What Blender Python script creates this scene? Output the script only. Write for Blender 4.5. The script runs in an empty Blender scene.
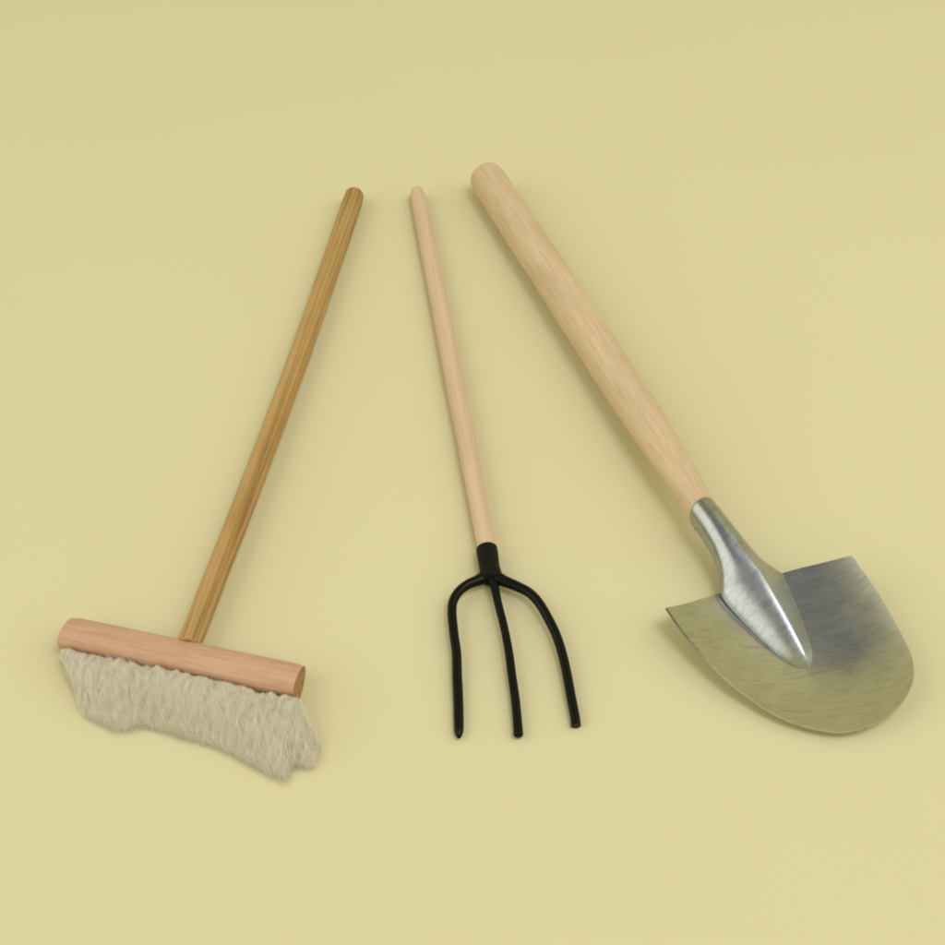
import bpy, bmesh, math, random
from mathutils import Vector, Matrix, noise
import numpy as np

random.seed(7)
rng = np.random.default_rng(7)
sc = bpy.context.scene
col = sc.collection
MM = 0.001

# ------------------------------------------------------------------ camera
ELEV = math.radians(48)          # looking down on the sheet at about 48 degrees
DIST = 1 / 3                     # a third of a metre from the middle of the group
LENS, SENS = 50.0, 36.0
FWD = Vector((0, math.cos(ELEV), -math.sin(ELEV)))
CAM = -FWD * DIST
cd = bpy.data.cameras.new('camera')
cd.lens, cd.sensor_width = LENS, SENS
cd.clip_start, cd.clip_end = 0.01, 50
cam = bpy.data.objects.new('camera', cd)
col.objects.link(cam)
cam.location = CAM
cam.rotation_euler = (math.radians(90) - ELEV, 0, 0)
sc.camera = cam

# ------------------------------------------------------------------ world: a plain dim room, lighter walls, darker ceiling
w = bpy.data.worlds.new('World')
sc.world = w
w.use_nodes = True
wn, wl = w.node_tree.nodes, w.node_tree.links
bg = wn['Background']
tc = wn.new('ShaderNodeTexCoord')
sx = wn.new('ShaderNodeSeparateXYZ')
wl.new(tc.outputs['Generated'], sx.inputs[0])
rmp = wn.new('ShaderNodeValToRGB')
wl.new(sx.outputs['Z'], rmp.inputs[0])
rmp.color_ramp.interpolation = 'EASE'
e = rmp.color_ramp.elements
e[0].position, e[0].color = 0.82, (0.62, 0.56, 0.25, 1)
e[1].position, e[1].color = 0.91, (0.17, 0.18, 0.18, 1)
wl.new(rmp.outputs[0], bg.inputs['Color'])
bg.inputs['Strength'].default_value = 1.0

# ------------------------------------------------------------------ lamps: two soft boxes, plus an overhead light added to tighten the shadows
def area(name, loc, target, size, power, colr=(0.92, 0.96, 1.0)):
    l = bpy.data.lights.new(name, 'AREA')
    l.shape = 'SQUARE'
    l.size = size
    l.energy = power
    l.color = colr
    o = bpy.data.objects.new(name, l)
    col.objects.link(o)
    o.location = loc
    o.rotation_euler = (Vector(target) - Vector(loc)).to_track_quat('-Z', 'Y').to_euler()
    return o
area('softbox_left', (-0.82, -0.20, 0.57), (-0.04, 0, 0), 1.0, 3.9)
area('softbox_right', (0.80, 0.0, 0.85), (0.04, 0.02, 0), 0.95, 3.5)
area('added_overhead_fill', (0.32, -0.26, 1.16), (0, 0.03, 0), 0.42, 4.6, (1, 0.98, 0.95))

# ------------------------------------------------------------------ exposure
sc.view_settings.view_transform = 'Standard'
sc.view_settings.look = 'None'
sc.view_settings.exposure = 0.0
sc.view_settings.gamma = 1.0
sc.cycles.filter_width = 2.0

# ------------------------------------------------------------------ helpers
def px2w(px, py, z):
    """photo pixel -> millimetres on the sheet at height z (used to take measurements)"""
    x = (px - 472.5) / 945 * SENS / LENS
    y = -(py - 472.5) / 945 * SENS / LENS
    u = Vector((0, math.sin(ELEV), math.cos(ELEV)))
    d = FWD + Vector((1, 0, 0)) * x + u * y
    t = (z * MM - CAM.z) / d.z
    p = CAM + d * t
    return p.x / MM, p.y / MM

def mesh_obj(name, verts, faces, mat, parent=None, smooth=True):
    me = bpy.data.meshes.new(name)
    me.from_pydata([tuple(v) for v in verts], [], faces)
    me.update()
    if smooth:
        me.polygons.foreach_set('use_smooth', [True] * len(me.polygons))
    o = bpy.data.objects.new(name, me)
    col.objects.link(o)
    me.materials.append(mat)
    if parent:
        o.parent = parent
    return o

def thing(name, label, cat, loc, rz):
    o = bpy.data.objects.new(name, None)
    col.objects.link(o)
    o.empty_display_size = 0.01
    o.location = loc
    o.rotation_euler = (0, 0, rz)
    o['label'] = label
    o['category'] = cat
    return o

def smoothstep(a, b, x):
    t = min(1, max(0, (x - a) / (b - a)))
    return t * t * (3 - 2 * t)

def interp(x, pts):
    """smooth piecewise curve through (x, y) pairs (monotone-ish hermite)"""
    if x <= pts[0][0]:
        return pts[0][1]
    for i in range(len(pts) - 1):
        (x0, y0), (x1, y1) = pts[i], pts[i + 1]
        if x <= x1:
            def slope(j):
                if j == 0 or j == len(pts) - 1:
                    k = min(j, len(pts) - 2)
                    return (pts[k + 1][1] - pts[k][1]) / (pts[k + 1][0] - pts[k][0])
                return (pts[j + 1][1] - pts[j - 1][1]) / (pts[j + 1][0] - pts[j - 1][0])
            h = x1 - x0
            t = (x - x0) / h
            m0, m1 = slope(i) * h, slope(i + 1) * h
            return ((2*t**3 - 3*t*t + 1) * y0 + (t**3 - 2*t*t + t) * m0 + (-2*t**3 + 3*t*t) * y1 + (t**3 - t*t) * m1)
    return pts[-1][1]

def catmull(P, n=8):
    P = [Vector(p) for p in P]
    Q = [P[0] * 2 - P[1]] + P + [P[-1] * 2 - P[-2]]
    out = []
    for i in range(1, len(Q) - 2):
        for k in range(n):
            t = k / n
            a, b, c, d = Q[i - 1], Q[i], Q[i + 1], Q[i + 2]
            out.append(0.5 * ((2 * b) + (c - a) * t + (2*a - 5*b + 4*c - d) * t*t + (3*b - a - 3*c + d) * t**3))
    out.append(P[-1])
    return out

def sweep(path, radii, nseg=20, flat=1.0):
    """tube along a path of points (metres); radii per point; closed ends"""
    verts, faces = [], []
    up = Vector((0, 0, 1))
    n = len(path)
    for i, p in enumerate(path):
        t = (path[min(i + 1, n - 1)] - path[max(i - 1, 0)]).normalized()
        s = t.cross(up).normalized()
        u = s.cross(t).normalized()
        for k in range(nseg):
            a = 2 * math.pi * k / nseg
            verts.append(p + s * math.cos(a) * radii[i] + u * math.sin(a) * radii[i] * flat)
    for i in range(n - 1):
        for k in range(nseg):
            k2 = (k + 1) % nseg
            faces.append((i*nseg + k, i*nseg + k2, (i+1)*nseg + k2, (i+1)*nseg + k))
    faces.append(tuple(range(nseg - 1, -1, -1)))
    faces.append(tuple((n - 1) * nseg + k for k in range(nseg)))
    return verts, faces

def lathe_between(name, A, B, prof, mat, parent, nseg=40, wob=0.0, bow=(0, 0, 0), seed=0.0):
    """turned stick from A to B (mm, in the parent's frame); prof = [(0..1, radius mm)]; its own Z runs along it"""
    A, B = Vector(A), Vector(B)
    L = (B - A).length
    N = len(prof)
    quat = (B - A).to_track_quat('Z', 'X')
    bow = quat.inverted() @ Vector(bow)
    verts, faces = [], []
    for i, (t, r) in enumerate(prof):
        bx = bow[0] * math.sin(math.pi * t); by = bow[1] * math.sin(math.pi * t)
        for k in range(nseg):
            a = 2 * math.pi * k / nseg
            rr = r * (1 + wob * noise.noise(Vector((math.cos(a) * 1.2 + seed, math.sin(a) * 1.2, t * L / 14))))
            verts.append(((rr * math.cos(a) + bx) * MM, (rr * math.sin(a) + by) * MM, t * L * MM))
    for i in range(N - 1):
        for k in range(nseg):
            k2 = (k + 1) % nseg
            faces.append((i*nseg + k, i*nseg + k2, (i+1)*nseg + k2, (i+1)*nseg + k))
    faces.append(tuple(range(nseg - 1, -1, -1)))
    faces.append(tuple((N - 1) * nseg + k for k in range(nseg)))
    o = mesh_obj(name, verts, faces, mat, parent)
    o.rotation_mode = 'QUATERNION'
    o.rotation_quaternion = quat
    o.location = A * MM
    return o

def stick_profile(curve, cap0, cap1, n=60):
    """curve: [(t, r)], rounded ends of relative length cap0/cap1"""
    prof = []
    r0, r1 = curve[0][1], curve[-1][1]
    for k in range(9):
        a = k / 8 * math.pi / 2
        prof.append((cap0 * (1 - math.cos(a)), r0 * (0.78 + 0.22 * math.sin(a)) if k else r0 * 0.6))
    for i in range(1, n):
        t = cap0 + (1 - cap0 - cap1) * i / n
        prof.append((t, interp(t, curve)))
    for k in range(9):
        a = math.pi / 2 * (1 - k / 8)
        prof.append((1 - cap1 * (1 - math.cos(a)), r1 * (0.72 + 0.28 * math.sin(a)) if k < 8 else r1 * 0.6))
    return prof

# ------------------------------------------------------------------ materials
def new_mat(name):
    m = bpy.data.materials.new(name)
    m.use_nodes = True
    nt = m.node_tree
    return m, nt.nodes, nt.links, nt.nodes['Principled BSDF']

def mapping(N, L, scale, coord='Object', loc=(0, 0, 0)):
    t = N.new('ShaderNodeTexCoord')
    mp = N.new('ShaderNodeMapping')
    mp.inputs['Scale'].default_value = scale
    mp.inputs['Location'].default_value = loc
    L.new(t.outputs[coord], mp.inputs[0])
    return mp.outputs[0]

def noise_tex(N, L, vec, scale, detail=4, rough=0.55, dist=0.0):
    n = N.new('ShaderNodeTexNoise')
    n.inputs['Scale'].default_value = scale
    n.inputs['Detail'].default_value = detail
    n.inputs['Roughness'].default_value = rough
    n.inputs['Distortion'].default_value = dist
    L.new(vec, n.inputs['Vector'])
    return n.outputs['Fac']

def ramp(N, L, fac, stops):
    r = N.new('ShaderNodeValToRGB')
    els = r.color_ramp.elements
    while len(els) < len(stops):
        els.new(0.5)
    for el, (p, c) in zip(els, stops):
        el.position, el.color = p, (*c, 1)
    L.new(fac, r.inputs[0])
    return r.outputs[0]

def mixc(N, L, fac, a, b, mode='MIX'):
    m = N.new('ShaderNodeMix')
    m.data_type = 'RGBA'
    m.blend_type = mode
    if isinstance(fac, float):
        m.inputs[0].default_value = fac
    else:
        L.new(fac, m.inputs[0])
    for sock, v in ((m.inputs[6], a), (m.inputs[7], b)):
        if isinstance(v, tuple):
            sock.default_value = (*v, 1)
        else:
            L.new(v, sock)
    return m.outputs[2]

def bump(N, L, bsdf, h, strength, dist):
    b = N.new('ShaderNodeBump')
    b.inputs['Strength'].default_value = strength
    b.inputs['Distance'].default_value = dist
    L.new(h, b.inputs['Height'])
    L.new(b.outputs[0], bsdf.inputs['Normal'])
    return b

def wood(name, light, mid, dark, fine=1100, along=22, contrast=(0.36, 0.52, 0.66), rough=0.55, bs=0.25, blotch=0.25, pores=None, axis='Z'):
    m, N, L, B = new_mat(name)
    v = mapping(N, L, (along, fine, fine) if axis == 'X' else (fine, fine, along))
    g = noise_tex(N, L, v, 1.0, 5, 0.6, 0.2)
    c = ramp(N, L, g, [(contrast[0], dark), (contrast[1], mid), (contrast[2], light)])
    v2 = mapping(N, L, (160, 160, 45), loc=(3, 1, 0))
    b = noise_tex(N, L, v2, 1.0, 3, 0.5)
    bl = ramp(N, L, b, [(0.3, tuple(x * 0.74 for x in mid)), (0.7, tuple(min(1, x * 1.12) for x in light))])
    c = mixc(N, L, blotch, c, bl)
    if pores:
        v3 = mapping(N, L, (2600, 2600, 260))
        p = noise_tex(N, L, v3, 1.0, 2, 0.5)
        pr = ramp(N, L, p, [(0.62, (1, 1, 1)), (0.72, pores)])
        c = mixc(N, L, 0.55, c, pr, 'MULTIPLY')
    L.new(c, B.inputs['Base Color'])
    B.inputs['Roughness'].default_value = rough
    B.inputs['Specular IOR Level'].default_value = 0.3
    bump(N, L, B, g, bs, 0.0003)
    return m

# cream sheet
M_sheet, N, L, B = new_mat('cream_paper')
v = mapping(N, L, (1, 1, 1))
f1 = noise_tex(N, L, v, 9.0, 3)
f2 = noise_tex(N, L, v, 900.0, 3)
c1 = ramp(N, L, f1, [(0.3, (0.668, 0.618, 0.406)), (0.7, (0.676, 0.626, 0.412))])
L.new(c1, B.inputs['Base Color'])
B.inputs['Roughness'].default_value = 0.9
B.inputs['Specular IOR Level'].default_value = 0.1
bump(N, L, B, f2, 0.05, 0.0002)

M_pine = wood('pine_grain', (0.49, 0.32, 0.135), (0.375, 0.215, 0.068), (0.18, 0.08, 0.02), fine=1250, along=6, contrast=(0.38, 0.49, 0.60), bs=0.45, blotch=0.35)
M_beech = wood('beech_grain', (0.66, 0.51, 0.37), (0.62, 0.465, 0.32), (0.56, 0.40, 0.24), fine=1300, along=70, blotch=0.35, pores=(0.78, 0.66, 0.5), bs=0.15)
M_birch = wood('birch_grain', (0.66, 0.50, 0.37), (0.63, 0.465, 0.335), (0.57, 0.40, 0.27), fine=1300, along=30, blotch=0.25, bs=0.12)
M_block = wood('pink_wood_grain', (0.60, 0.39, 0.285), (0.565, 0.35, 0.25), (0.49, 0.285, 0.185), fine=1300, along=70, blotch=0.2, bs=0.10, axis='X')
M_endgrain = wood('wood_end_grain', (0.40, 0.23, 0.10), (0.34, 0.185, 0.075), (0.24, 0.12, 0.045), fine=900, along=900, blotch=0.3)

# galvanised sheet steel, brushed sideways
def steel(name, dull, r0, r1, spin, scratch):
    m, N, L, B = new_mat(name)
    tcs = N.new('ShaderNodeTexCoord')
    wob = N.new('ShaderNodeTexNoise'); wob.inputs['Scale'].default_value = 45; wob.inputs['Detail'].default_value = 1
    L.new(tcs.outputs['Object'], wob.inputs['Vector'])
    rot = N.new('ShaderNodeVectorRotate'); rot.rotation_type = 'Z_AXIS'
    L.new(tcs.outputs['Object'], rot.inputs['Vector'])
    ang = N.new('ShaderNodeMapRange')
    ang.inputs[1].default_value, ang.inputs[2].default_value = 0.3, 0.7
    ang.inputs[3].default_value, ang.inputs[4].default_value = spin + 0.06, spin - 0.06
    L.new(wob.outputs['Fac'], ang.inputs[0])
    L.new(ang.outputs[0], rot.inputs['Angle'])
    mpb = N.new('ShaderNodeMapping'); mpb.inputs['Scale'].default_value = (55, 4200, 800)
    L.new(rot.outputs[0], mpb.inputs[0])
    br = noise_tex(N, L, mpb.outputs[0], 1.0, 3, 0.6, 0.4)
    vs = mapping(N, L, (110, 150, 110))
    st = noise_tex(N, L, vs, 1.0, 6, 0.6, 1.2)
    c = ramp(N, L, st, [(0.3, tuple(a * b for a, b in zip(dull, (0.50, 0.50, 0.48)))), (0.6, tuple(a * b for a, b in zip(dull, (0.57, 0.57, 0.55))))])
    mps = N.new('ShaderNodeMapping'); mps.inputs['Scale'].default_value = (38, 1500, 500); mps.inputs['Rotation'].default_value = (0, 0, 0.12)
    L.new(rot.outputs[0], mps.inputs[0])
    sc_ = noise_tex(N, L, mps.outputs[0], 1.0, 6, 0.72, 0.25)
    c = mixc(N, L, 0.38, c, ramp(N, L, sc_, [(0.36, (0.42, 0.43, 0.42)), (0.43, (1, 1, 1)), (0.60, (1, 1, 1)), (0.68, (1.35, 1.35, 1.3))]), 'MULTIPLY')
    c = mixc(N, L, scratch, c, ramp(N, L, br, [(0.35, (0.20, 0.21, 0.20)), (0.55, (0.64, 0.64, 0.62))]))
    L.new(c, B.inputs['Base Color'])
    B.inputs['Metallic'].default_value = 1.0
    rr = N.new('ShaderNodeMapRange')
    rr.inputs[3].default_value, rr.inputs[4].default_value = r0, r1
    L.new(st, rr.inputs[0])
    L.new(rr.outputs[0], B.inputs['Roughness'])
    hm = N.new('ShaderNodeMath'); hm.operation = 'MULTIPLY_ADD'
    L.new(br, hm.inputs[0]); hm.inputs[1].default_value = 0.7; L.new(sc_, hm.inputs[2])
    bump(N, L, B, hm.outputs[0], 0.065, 0.00022)
    return m
M_steel = steel('brushed_steel', (1, 1, 1), 0.20, 0.28, 0.30, 0.17)
M_sock = steel('rolled_steel', (0.68, 0.73, 0.82), 0.24, 0.34, -0.25, 0.24)

# black enamel on the fork
M_black, N, L, B = new_mat('black_enamel')
B.inputs['Base Color'].default_value = (0.003, 0.004, 0.003, 1)
B.inputs['Roughness'].default_value = 0.30
B.inputs['Specular IOR Level'].default_value = 0.16
nb = noise_tex(N, L, mapping(N, L, (600, 600, 600)), 1.0, 3)
bump(N, L, B, nb, 0.15, 0.0003)
M_ferrule, N, L, B = new_mat('black_sleeve')
B.inputs['Base Color'].default_value = (0.005, 0.006, 0.004, 1)
B.inputs['Roughness'].default_value = 0.55
B.inputs['Specular IOR Level'].default_value = 0.14
nb = noise_tex(N, L, mapping(N, L, (900, 900, 900)), 1.0, 3)
bump(N, L, B, nb, 0.2, 0.0003)

# fleece
M_fur, N, L, B = new_mat('white_fleece')
at_ = N.new('ShaderNodeAttribute'); at_.attribute_name = 'strand'
c = ramp(N, L, at_.outputs['Fac'], [(0.0, (0.93, 0.84, 0.68)), (1.0, (0.99, 0.95, 0.86))])
L.new(c, B.inputs['Base Color'])
B.inputs['Roughness'].default_value = 0.9
B.inputs['Specular IOR Level'].default_value = 0.05
tr = N.new('ShaderNodeBsdfTranslucent')
L.new(c, tr.inputs['Color'])
mx = N.new('ShaderNodeMixShader')
mx.inputs[0].default_value = 0.08
L.new(B.outputs[0], mx.inputs[1]); L.new(tr.outputs[0], mx.inputs[2])
L.new(mx.outputs[0], N['Material Output'].inputs['Surface'])
M_felt, N, L, B = new_mat('fleece_backing')
wz = noise_tex(N, L, mapping(N, L, (2200, 900, 900)), 1.0, 4, 0.6, 0.8)
bump(N, L, B, wz, 0.35, 0.0004)
B.inputs['Base Color'].default_value = (0.95, 0.865, 0.725, 1)
B.inputs['Roughness'].default_value = 0.95

# ------------------------------------------------------------------ the surface they lie on
S = 3.0
n = 24
vv = [(-S + 2*S*i/n, -S + 2*S*j/n, 0) for j in range(n + 1) for i in range(n + 1)]
ff = [(j*(n+1)+i, j*(n+1)+i+1, (j+1)*(n+1)+i+1, (j+1)*(n+1)+i) for j in range(n) for i in range(n)]
sheet = mesh_obj('tabletop', vv, ff, M_sheet)
sheet['kind'] = 'structure'

# ------------------------------------------------------------------ BROOM
# frame: origin at the left front corner of the block, x along the block, y towards the handle (mm)
BA = math.atan2(-13.2, 54.5)
BX, BY = -92.5, -56.1
broom = thing('broom', 'small broom with a brown straight-grained handle, pinkish wooden block and shaggy white fleece bristles',
              'broom', (BX * MM, BY * MM, 0), BA)
# handle
prof = stick_profile([(0, 2.62), (0.25, 2.72), (0.6, 2.85), (0.97, 3.0), (1, 2.9)], 0.004, 0.007)
cb, sb_ = math.cos(BA), math.sin(BA)
def to_broom(X, Y, Z):
    dx, dy = X - BX, Y - BY
    return (dx * cb + dy * sb_, -dx * sb_ + dy * cb, Z)
hA = to_broom(*px2w(188.5, 645, 4.0), 3.8)
hB = to_broom(-36.4, 113.6, 3.1)
lathe_between('handle', hA, hB, prof, M_pine, broom, wob=0.035, bow=(1.1, 0.25, 0), seed=2.0)

# block: rounded D section, ends sawn slightly askew
BL = 56.0
sec = []
for k in range(7):                                   # rounded front top edge
    a = math.pi - (math.pi / 2) * k / 6
    sec.append((2.2 + 2.2 * math.cos(a), 4.6 + 2.3 * math.sin(a)))
for k in range(1, 19):                               # dome towards the handle
    a = math.pi / 2 - math.pi * k / 18
    sec.append((2.2 + 6.2 * math.cos(a), 3.65 + 3.25 * math.sin(a)))
sec += [(1.0, 0.5), (0.35, 0.9), (0.0, 1.8)]
ns = len(sec)
bm = bmesh.new()
rings = []
NX = 26
for i in range(NX + 1):
    t = i / NX
    ring = []
    for (y, z) in sec:
        edge = min(t, 1 - t) * BL
        sh = 1 - 0.06 * max(0, 1 - edge / 0.8) ** 2
        yy = 3.8 + (y - 3.8) * sh
        zz = 3.65 + (z - 3.65) * sh
        skew1 = 0.5 * (7 - z) / 7 - 0.02 * y
        x = t * BL + t * t * (skew1 - 0.8) + 0.10 * noise.noise(Vector((t * 6, y * 0.2, z * 0.2)))
        yy += 0.12 * noise.noise(Vector((t * 4, 3, z * 0.15)))
        ring.append(bm.verts.new((x * MM, yy * MM, zz * MM)))
    rings.append(ring)
for i in range(NX):
    for k in range(ns):
        k2 = (k + 1) % ns
        f = bm.faces.new((rings[i][k], rings[i + 1][k], rings[i + 1][k2], rings[i][k2])); f.smooth = True
fa = bm.faces.new(list(rings[0])); fb = bm.faces.new(list(reversed(rings[-1])))
fa.material_index = fb.material_index = 1
for f in (fa, fb):
    for ed in f.edges: ed.smooth = False
bmesh.ops.recalc_face_normals(bm, faces=bm.faces)
me = bpy.data.meshes.new('block'); bm.to_mesh(me); bm.free()
me.materials.append(M_block); me.materials.append(M_endgrain)
blk = bpy.data.objects.new('block', me); col.objects.link(blk); blk.parent = broom

# fleece bristles: an under-layer and many fine strands, combed to the lower right
TPX = [(87, 717), (122, 732), (146, 728), (192, 741), (218, 748), (245, 762), (285, 781), (295, 768), (314, 769), (320, 752)]
tipW = [px2w(px, py, 0.6) for px, py in TPX]
TIPS = [to_broom(X, Y, 0) for X, Y in tipW]
TS = [0.0, 0.13, 0.22, 0.42, 0.53, 0.65, 0.86, 0.915, 0.97, 1.0]
def tip_at(s):
    return (interp(s, [(t, p[0]) for t, p in zip(TS, TIPS)]), interp(s, [(t, p[1]) for t, p in zip(TS, TIPS)]))
def core_z(s, t, x, y):
    edge = min(1, max(0, min(s, 1 - s)) / 0.035)
    lump = 0.75 * noise.noise(Vector((x * 0.22, y * 0.16, 3))) + 0.40 * noise.noise(Vector((x * 0.6, y * 0.35, 8))) + 0.16 * noise.noise(Vector((x * 1.8, y * 1.0, 1)))
    lump = lump * 1.6 + 0.35 * noise.noise(Vector((x * 1.1, y * 0.28, 21))) + 1.3 * max(0, 1 - t / 0.22) * noise.noise(Vector((x * 0.75, y * 0.5, 12)))
    z = 4.6 * (1 - t) + 2.6 * t + 1.9 * math.sin(math.pi * min(1, t * 1.2 + 0.05)) + lump
    z *= math.sqrt(max(0, 1 - max(0, (t - 0.72) / 0.28) ** 2)) * (0.25 + 0.75 * math.sqrt(max(0, 1 - (1 - edge) ** 2)))
    return z * (0.62 + 0.38 * smoothstep(0, 0.08, t))
NST, SEG = 36000, 8
V = np.zeros((NST, SEG + 1, 3, 3), dtype=np.float64)
val = np.zeros((NST, SEG + 1, 3))
for i in range(NST):
    s = random.random()
    lock = noise.noise(Vector((s * 9, 1.0, 4)))               # locks of fleece
    st_ = min(1, max(0, s + 0.012 * lock + random.gauss(0, 0.030)))
    t0 = max(0, random.uniform(-0.25, 0.85))                  # where the strand comes out of the wool
    ln = random.uniform(0.18, 0.5)
    t1 = t0 + ln
    over = 0.97 + 0.05 * lock + abs(random.gauss(0, 0.075))    # wisps past the edge
    t1 = min(t1, over)
    ph, am = random.random() * 6.28, random.uniform(0.10, 0.40)
    fq = random.uniform(4, 11)
    wd = random.uniform(0.016, 0.036)
    hgt = random.random() ** 2 * 0.45
    cv = min(1, max(0, 0.6 + 0.3 * lock + random.gauss(0, 0.28)))
    curl = random.gauss(0, 0.9)
    for k in range(SEG + 1):
        q = k / SEG
        t = t0 + (t1 - t0) * q
        sl = s + (st_ - s) * t
        tx, ty = tip_at(sl)
        rx, ry = 0.3 + sl * (BL - 0.2), 0.1
        dx, dy = tx - rx, ty - ry
        l_ = math.hypot(dx, dy) or 1
        nx, ny = -dy / l_, dx / l_
        wv = am * math.sin(ph + fq * q) * (0.3 + q) + curl * (q * q - q) * 2
        x, y = rx + dx * t * 0.97 + nx * wv, ry + dy * t * 0.97 + ny * wv
        z = core_z(sl, min(1, t), x, y) + hgt * math.sin(math.pi * min(1, 0.08 + q * 0.85)) - 0.1 * (1 - q) + (0.25 + 0.6 * hgt if t > 0.97 else 0)
        z = max(0.15, z)
        r = wd * (1 - 0.7 * q * q)
        for j in range(3):
            a = 2.094 * j + ph
            V[i, k, j] = (x + nx * r * math.cos(a), y + ny * r * math.cos(a), z + r * math.sin(a))
            val[i, k, j] = cv
V = V.reshape(-1, 3) * MM
base = (np.arange(NST) * (SEG + 1) * 3)[:, None, None]
kk = (np.arange(SEG) * 3)[None, :, None]
jj = np.arange(3)[None, None, :]
a = base + kk + jj
b = base + kk + (jj + 1) % 3
F = np.stack([a, b, b + 3, a + 3], axis=-1).reshape(-1, 4)
me = bpy.data.meshes.new('bristles')
me.vertices.add(len(V)); me.vertices.foreach_set('co', V.ravel())
me.loops.add(F.size); me.loops.foreach_set('vertex_index', F.ravel().astype(np.int32))
me.polygons.add(len(F)); me.polygons.foreach_set('loop_start', np.arange(0, F.size, 4, dtype=np.int32))
me.polygons.foreach_set('loop_total', np.full(len(F), 4, dtype=np.int32))
me.polygons.foreach_set('use_smooth', np.ones(len(F), dtype=bool))
me.update(calc_edges=True)
atr = me.attributes.new('strand', 'FLOAT', 'POINT'); atr.data.foreach_set('value', val.ravel().astype(np.float32))
me.materials.append(M_fur)
fur = bpy.data.objects.new('bristles', me); col.objects.link(fur); fur.parent = broom
# woolly body the strands lie on
vs_, fs_ = [], []
NU, NVV = 260, 90
for i in range(NU + 1):
    s = i / NU
    tx, ty = tip_at(s)
    rx = 0.3 + s * (BL - 0.2)
    for k in range(NVV + 1):
        t = k / NVV
        tt = t * (0.915 + 0.05 * noise.noise(Vector((s * 30, 2, 5))))
        x, y = rx + (tx - rx) * tt, 0.1 + (ty - 0.1) * tt
        z = core_z(s, t, x, y)
        vs_.append((x * MM, y * MM, max(0.1, z) * MM))
for i in range(NU):
    for k in range(NVV):
        p = i * (NVV + 1) + k
        fs_.append((p, p + 1, p + NVV + 2, p + NVV + 1))
fe = mesh_obj('backing', vs_, fs_, M_felt, fur)

# ------------------------------------------------------------------ FORK
FO = Vector((3.6, -27.5, 0))
fdir = Vector((3.46 + 17.6, -26.94 - 116.12, 0)).normalized()      # from the handle's end to the tines
FAng = math.atan2(-fdir.x, fdir.y) + math.pi                       # local y points up the handle
fork = thing('hay_fork', 'slim three-pronged fork with black tines and sleeve on a thin pale wooden handle', 'fork', FO * MM, FAng)
def to_fork(X, Y, Z):
    d = Vector((X, Y, 0)) - FO
    c_, s_ = math.cos(-FAng), math.sin(-FAng)
    return Vector((d.x * c_ - d.y * s_, d.x * s_ + d.y * c_, Z))
prof = stick_profile([(0, 2.2), (0.15, 2.32), (0.45, 2.55), (0.75, 2.5), (0.93, 2.4), (0.985, 2.3), (1, 2.2)], 0.004, 0.016)
lathe_between('handle', to_fork(4.2, -32.0, 2.9), to_fork(-17.4, 116.0, 2.4), prof, M_birch, fork, wob=0.03, bow=(0.2, 0, 0), seed=5.0)
# sleeve with a rolled lower edge
sp = [(0.0, 1.7), (0.03, 2.45), (0.10, 2.6), (0.22, 2.65), (0.30, 2.52), (0.36, 2.42), (0.6, 2.5), (0.85, 2.58), (0.95, 2.56), (0.985, 2.5), (1.0, 2.36), (1.0, 2.0)]
lathe_between('sleeve', to_fork(4.42, -36.6, 2.85), to_fork(3.35, -26.9, 2.9), sp, M_ferrule, fork, wob=0.012)
def tine(pts, zs, rad, tip):
    P = []
    for (px, py), z in zip(pts, zs):
        X, Y = px2w(px, py, z)
        P.append(to_fork(X, Y, z))
    path = catmull([p * MM for p in P], 24)
    n = len(path)
    r = []
    for i in range(n):
        t = i / (n - 1)
        k = interp(t, rad)
        if tip == 'round':
            k *= min(1, math.sqrt(max(0.02, 1 - max(0, (t - 0.965) / 0.035) ** 2)))
        r.append(k * MM)
    v_, f_ = sweep(path, r, 18)
    o = mesh_obj('tine', v_, f_, M_black, fork)
    if tip != 'round':
        o.data.polygons[-1].use_smooth = False
    return o
lz = [2.8, 2.9, 2.9, 2.8, 2.7, 2.5, 2.3, 2.0, 1.6, 1.2, 1.1]
tine([(490, 574), (479, 580), (468, 584.5), (459, 591.5), (453.3, 601), (452, 613), (454, 634.6), (456.5, 653), (457.2, 676), (458.4, 705), (459, 738.5)],
     lz, [(0, 2.0), (0.06, 1.55), (0.13, 1.3), (0.3, 1.12), (0.6, 1.08), (0.9, 1.12), (1, 1.05)], 'round')
tine([(489.5, 574), (494, 585), (498, 603), (504, 627), (508.8, 651.7), (512, 676), (515.4, 700), (517.6, 724), (518.6, 737.5)],
     [2.8, 2.8, 2.7, 2.5, 2.2, 1.9, 1.6, 1.3, 1.2], [(0, 1.9), (0.06, 1.3), (0.2, 1.0), (0.6, 1.0), (0.85, 1.02), (1, 1.1)], 'round')
tine([(490, 574), (502.7, 580.5), (517.3, 586.5), (529.5, 593), (539, 603), (547.7, 617.6), (556, 634.6), (562.3, 654), (567.3, 676), (571.3, 698), (575, 717), (576, 726)],
     [2.8, 2.9, 2.9, 2.9, 2.8, 2.6, 2.4, 2.1, 1.8, 1.5, 1.2, 1.1], [(0, 2.0), (0.06, 1.6), (0.13, 1.3), (0.3, 1.15), (0.6, 1.1), (1, 1.08)], 'square')

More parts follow.
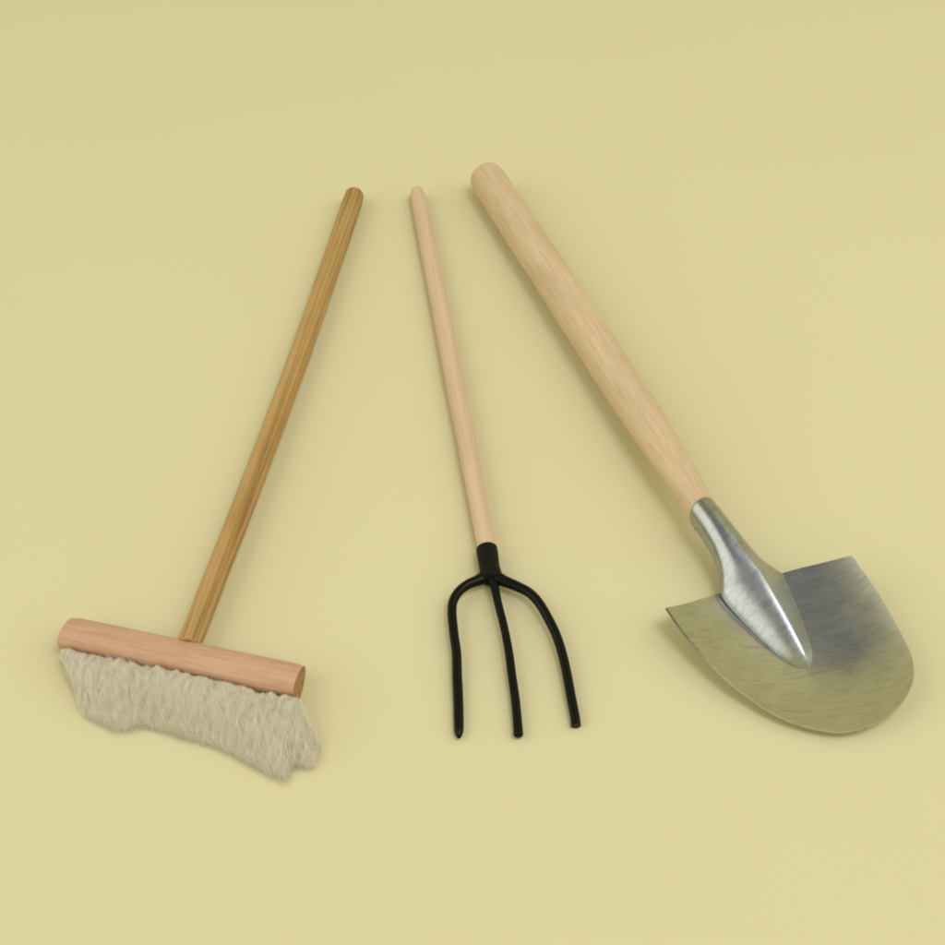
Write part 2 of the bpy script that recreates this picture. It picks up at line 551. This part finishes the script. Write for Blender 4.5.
# ------------------------------------------------------------------ SHOVEL
# frame: origin under the mouth of the socket; y runs up the handle (u = -y runs to the tip), x = v to the right (mm)
SA = math.atan2(0.39965, 0.91667)
shovel = thing('shovel', 'round-point shovel with a brushed steel blade on a thick pale wooden handle', 'shovel',
               (55.64 * MM, -20.77 * MM, 0), SA)
prof = stick_profile([(0, 3.3), (0.05, 3.55), (0.12, 4.2), (0.2, 4.85), (0.3, 5.25), (0.45, 5.42), (0.8, 5.5), (0.985, 5.45), (1, 5.3)], 0.002, 0.010, 80)
lathe_between('handle', (-0.3, -6.0, 8.0), (8.65, 149.2, 5.7), prof, M_beech, shovel, nseg=48, wob=0.02, bow=(0.2, 0, 0), seed=9.0)

def dish(u, v):
    return 0.9 + 0.012 * v * v + 0.0025 * (u - 44) ** 2 + (0.005 * (u - 44) ** 2 if u > 44 else 0)
def axis_v(u):                                     # the fold runs very slightly off centre
    return interp(u, [(-2, -0.3), (18, 0.6), (30, 1.3), (43, 2.0)])
def half_w(u):
    return interp(u, [(-2, 3.85), (3, 3.9), (8, 4.1), (12, 4.6), (15.5, 5.5), (18, 6.7), (20, 7.5), (25, 7.0), (31, 5.8), (37, 4.3), (40.5, 3.0), (42.4, 1.9), (43.4, 0.5)])
def crown_z(u):                                    # height of the ridge line
    return interp(u, [(-2, 12.2), (4, 12.0), (10, 11.3), (17, 10.2), (24, 8.7), (31, 6.7), (37, 4.7), (40.5, 3.3), (42.4, 2.1), (43.4, 0.9)])
outline = [(20.3, -21.9), (26.3, -21.3), (31.9, -20.1), (38.5, -18.4), (43.7, -16.3), (49.5, -13.2), (54.0, -9.8), (57.7, -5.8), (60.3, -2.0),
           (61.6, 1.8), (62.0, 5.3), (61.7, 9.8), (60.6, 13.6), (58.7, 16.9), (56.5, 19.2), (53.4, 21.0), (50.8, 21.9), (46.4, 22.8), (41.8, 23.4), (37.0, 23.9), (32.4, 24.2), (28.0, 24.25), (25.2, 24.15), (24.2, 23.0)]
top = [(24.2, 23.0), (22.2, 18.1), (20.7, 13.8), (19.5, 8.9), (18.8, 4.0), (18.6, 0.0), (18.6, -4.0), (18.5, -7.2), (19.0, -12.1), (19.8, -18.0), (20.3, -21.9)]
bd = catmull([Vector((a, b, 0)) for a, b in outline], 12)[:-1] + catmull([Vector((a, b, 0)) for a, b in top], 20)[:-1]
cen = Vector((33.0, 1.4, 0))
NR, nb_ = 80, len(bd)
vs_, fs_ = [], []
def bz(u, v):
    d = dish(u, v)
    dent = 0.035 * noise.noise(Vector((u * 0.12, v * 0.12, 2))) + 0.012 * noise.noise(Vector((u * 0.45, v * 0.3, 7)))
    return d + dent
vs_.append((cen.y * MM, -cen.x * MM, bz(cen.x, cen.y) * MM))
for i in range(1, NR + 1):
    s = i / NR
    for p in bd:
        q = cen + (p - cen) * s
        if i == NR:
            q = q + Vector((noise.noise(p * 0.14), noise.noise(p * 0.14 + Vector((9, 0, 0))), 0)) * 0.15
        vs_.append((q.y * MM, -q.x * MM, bz(q.x, q.y) * MM))
for k in range(nb_):
    fs_.append((0, 1 + k, 1 + (k + 1) % nb_))
for i in range(NR - 1):
    for k in range(nb_):
        k2 = (k + 1) % nb_
        o = 1 + i * nb_
        fs_.append((o + k, o + nb_ + k, o + nb_ + k2, o + k2))
blade = mesh_obj('blade', vs_, fs_, M_steel, shovel)
bm = bmesh.new(); bm.from_mesh(blade.data)
bmesh.ops.recalc_face_normals(bm, faces=bm.faces)
if sum(f.normal.z for f in bm.faces) < 0:
    bmesh.ops.reverse_faces(bm, faces=bm.faces)
bm.to_mesh(blade.data); bm.free()
so = blade.modifiers.new('sheet', 'SOLIDIFY'); so.thickness = 0.6 * MM; so.offset = -1
es = blade.modifiers.new('edges', 'EDGE_SPLIT'); es.split_angle = math.radians(40)
# socket: sheet rolled round the handle, widening into the blade
vs_, fs_ = [], []
NU, NK = 140, 120
for i in range(NU + 1):
    t = i / NU
    for k in range(NK):
        a = 2 * math.pi * k / NK
        u = -2 + 45.4 * t
        if t < 0.06:                                # the mouth is cut on a slant, higher on the crown
            u += (1 - t / 0.06) * (1.6 - 1.6 * math.sin(a))
        wv, cz = half_w(u), crown_z(u)
        zl = interp(u, [(-2, 4.2), (6, 3.9), (14, 2.8), (20, 2.0), (30, 0.8), (44, 0.35)])
        zc = zl + (cz - zl) * (0.45 - 0.27 * smoothstep(9, 22, u))
        v = axis_v(u) + wv * 0.99 * math.cos(a)
        sa, q = math.sin(a), math.cos(a)
        if sa > 0:
            k_ = smoothstep(9, 21, u)
            tl, tr = (q + 1) / 1.15, ((1 - q) / 0.85)
            left = math.sqrt(max(0, 1 - (1 - min(1, tl)) ** 2)) * 0.55 + 0.45 * min(1, tl)
            right = min(1, tr) ** 1.25
            shp = sa * (1 - k_) + (left if q < 0.15 else right) * k_
            if q > 0: v += 0.22 * wv * k_ * q                 # the right flank runs out wider, as a hollow fillet
            z = zc + (cz - 0.05 - zc) * shp
        else:
            z = zc + (zc - zl) * sa
        if u > 18:
            d_ = dish(u, v)
            z = z if sa <= 0 else max(z, 0) * 1.0
        vs_.append((v * MM, -u * MM, z * MM))
for i in range(NU):
    for k in range(NK):
        k2 = (k + 1) % NK
        fs_.append((i*NK + k, i*NK + k2, (i+1)*NK + k2, (i+1)*NK + k))
sock = mesh_obj('socket', vs_, fs_, M_sock, shovel)
bm = bmesh.new(); bm.from_mesh(sock.data)
bmesh.ops.recalc_face_normals(bm, faces=bm.faces)
bm.to_mesh(sock.data); bm.free()
so = sock.modifiers.new('sheet', 'SOLIDIFY'); so.thickness = 0.45 * MM; so.offset = -1
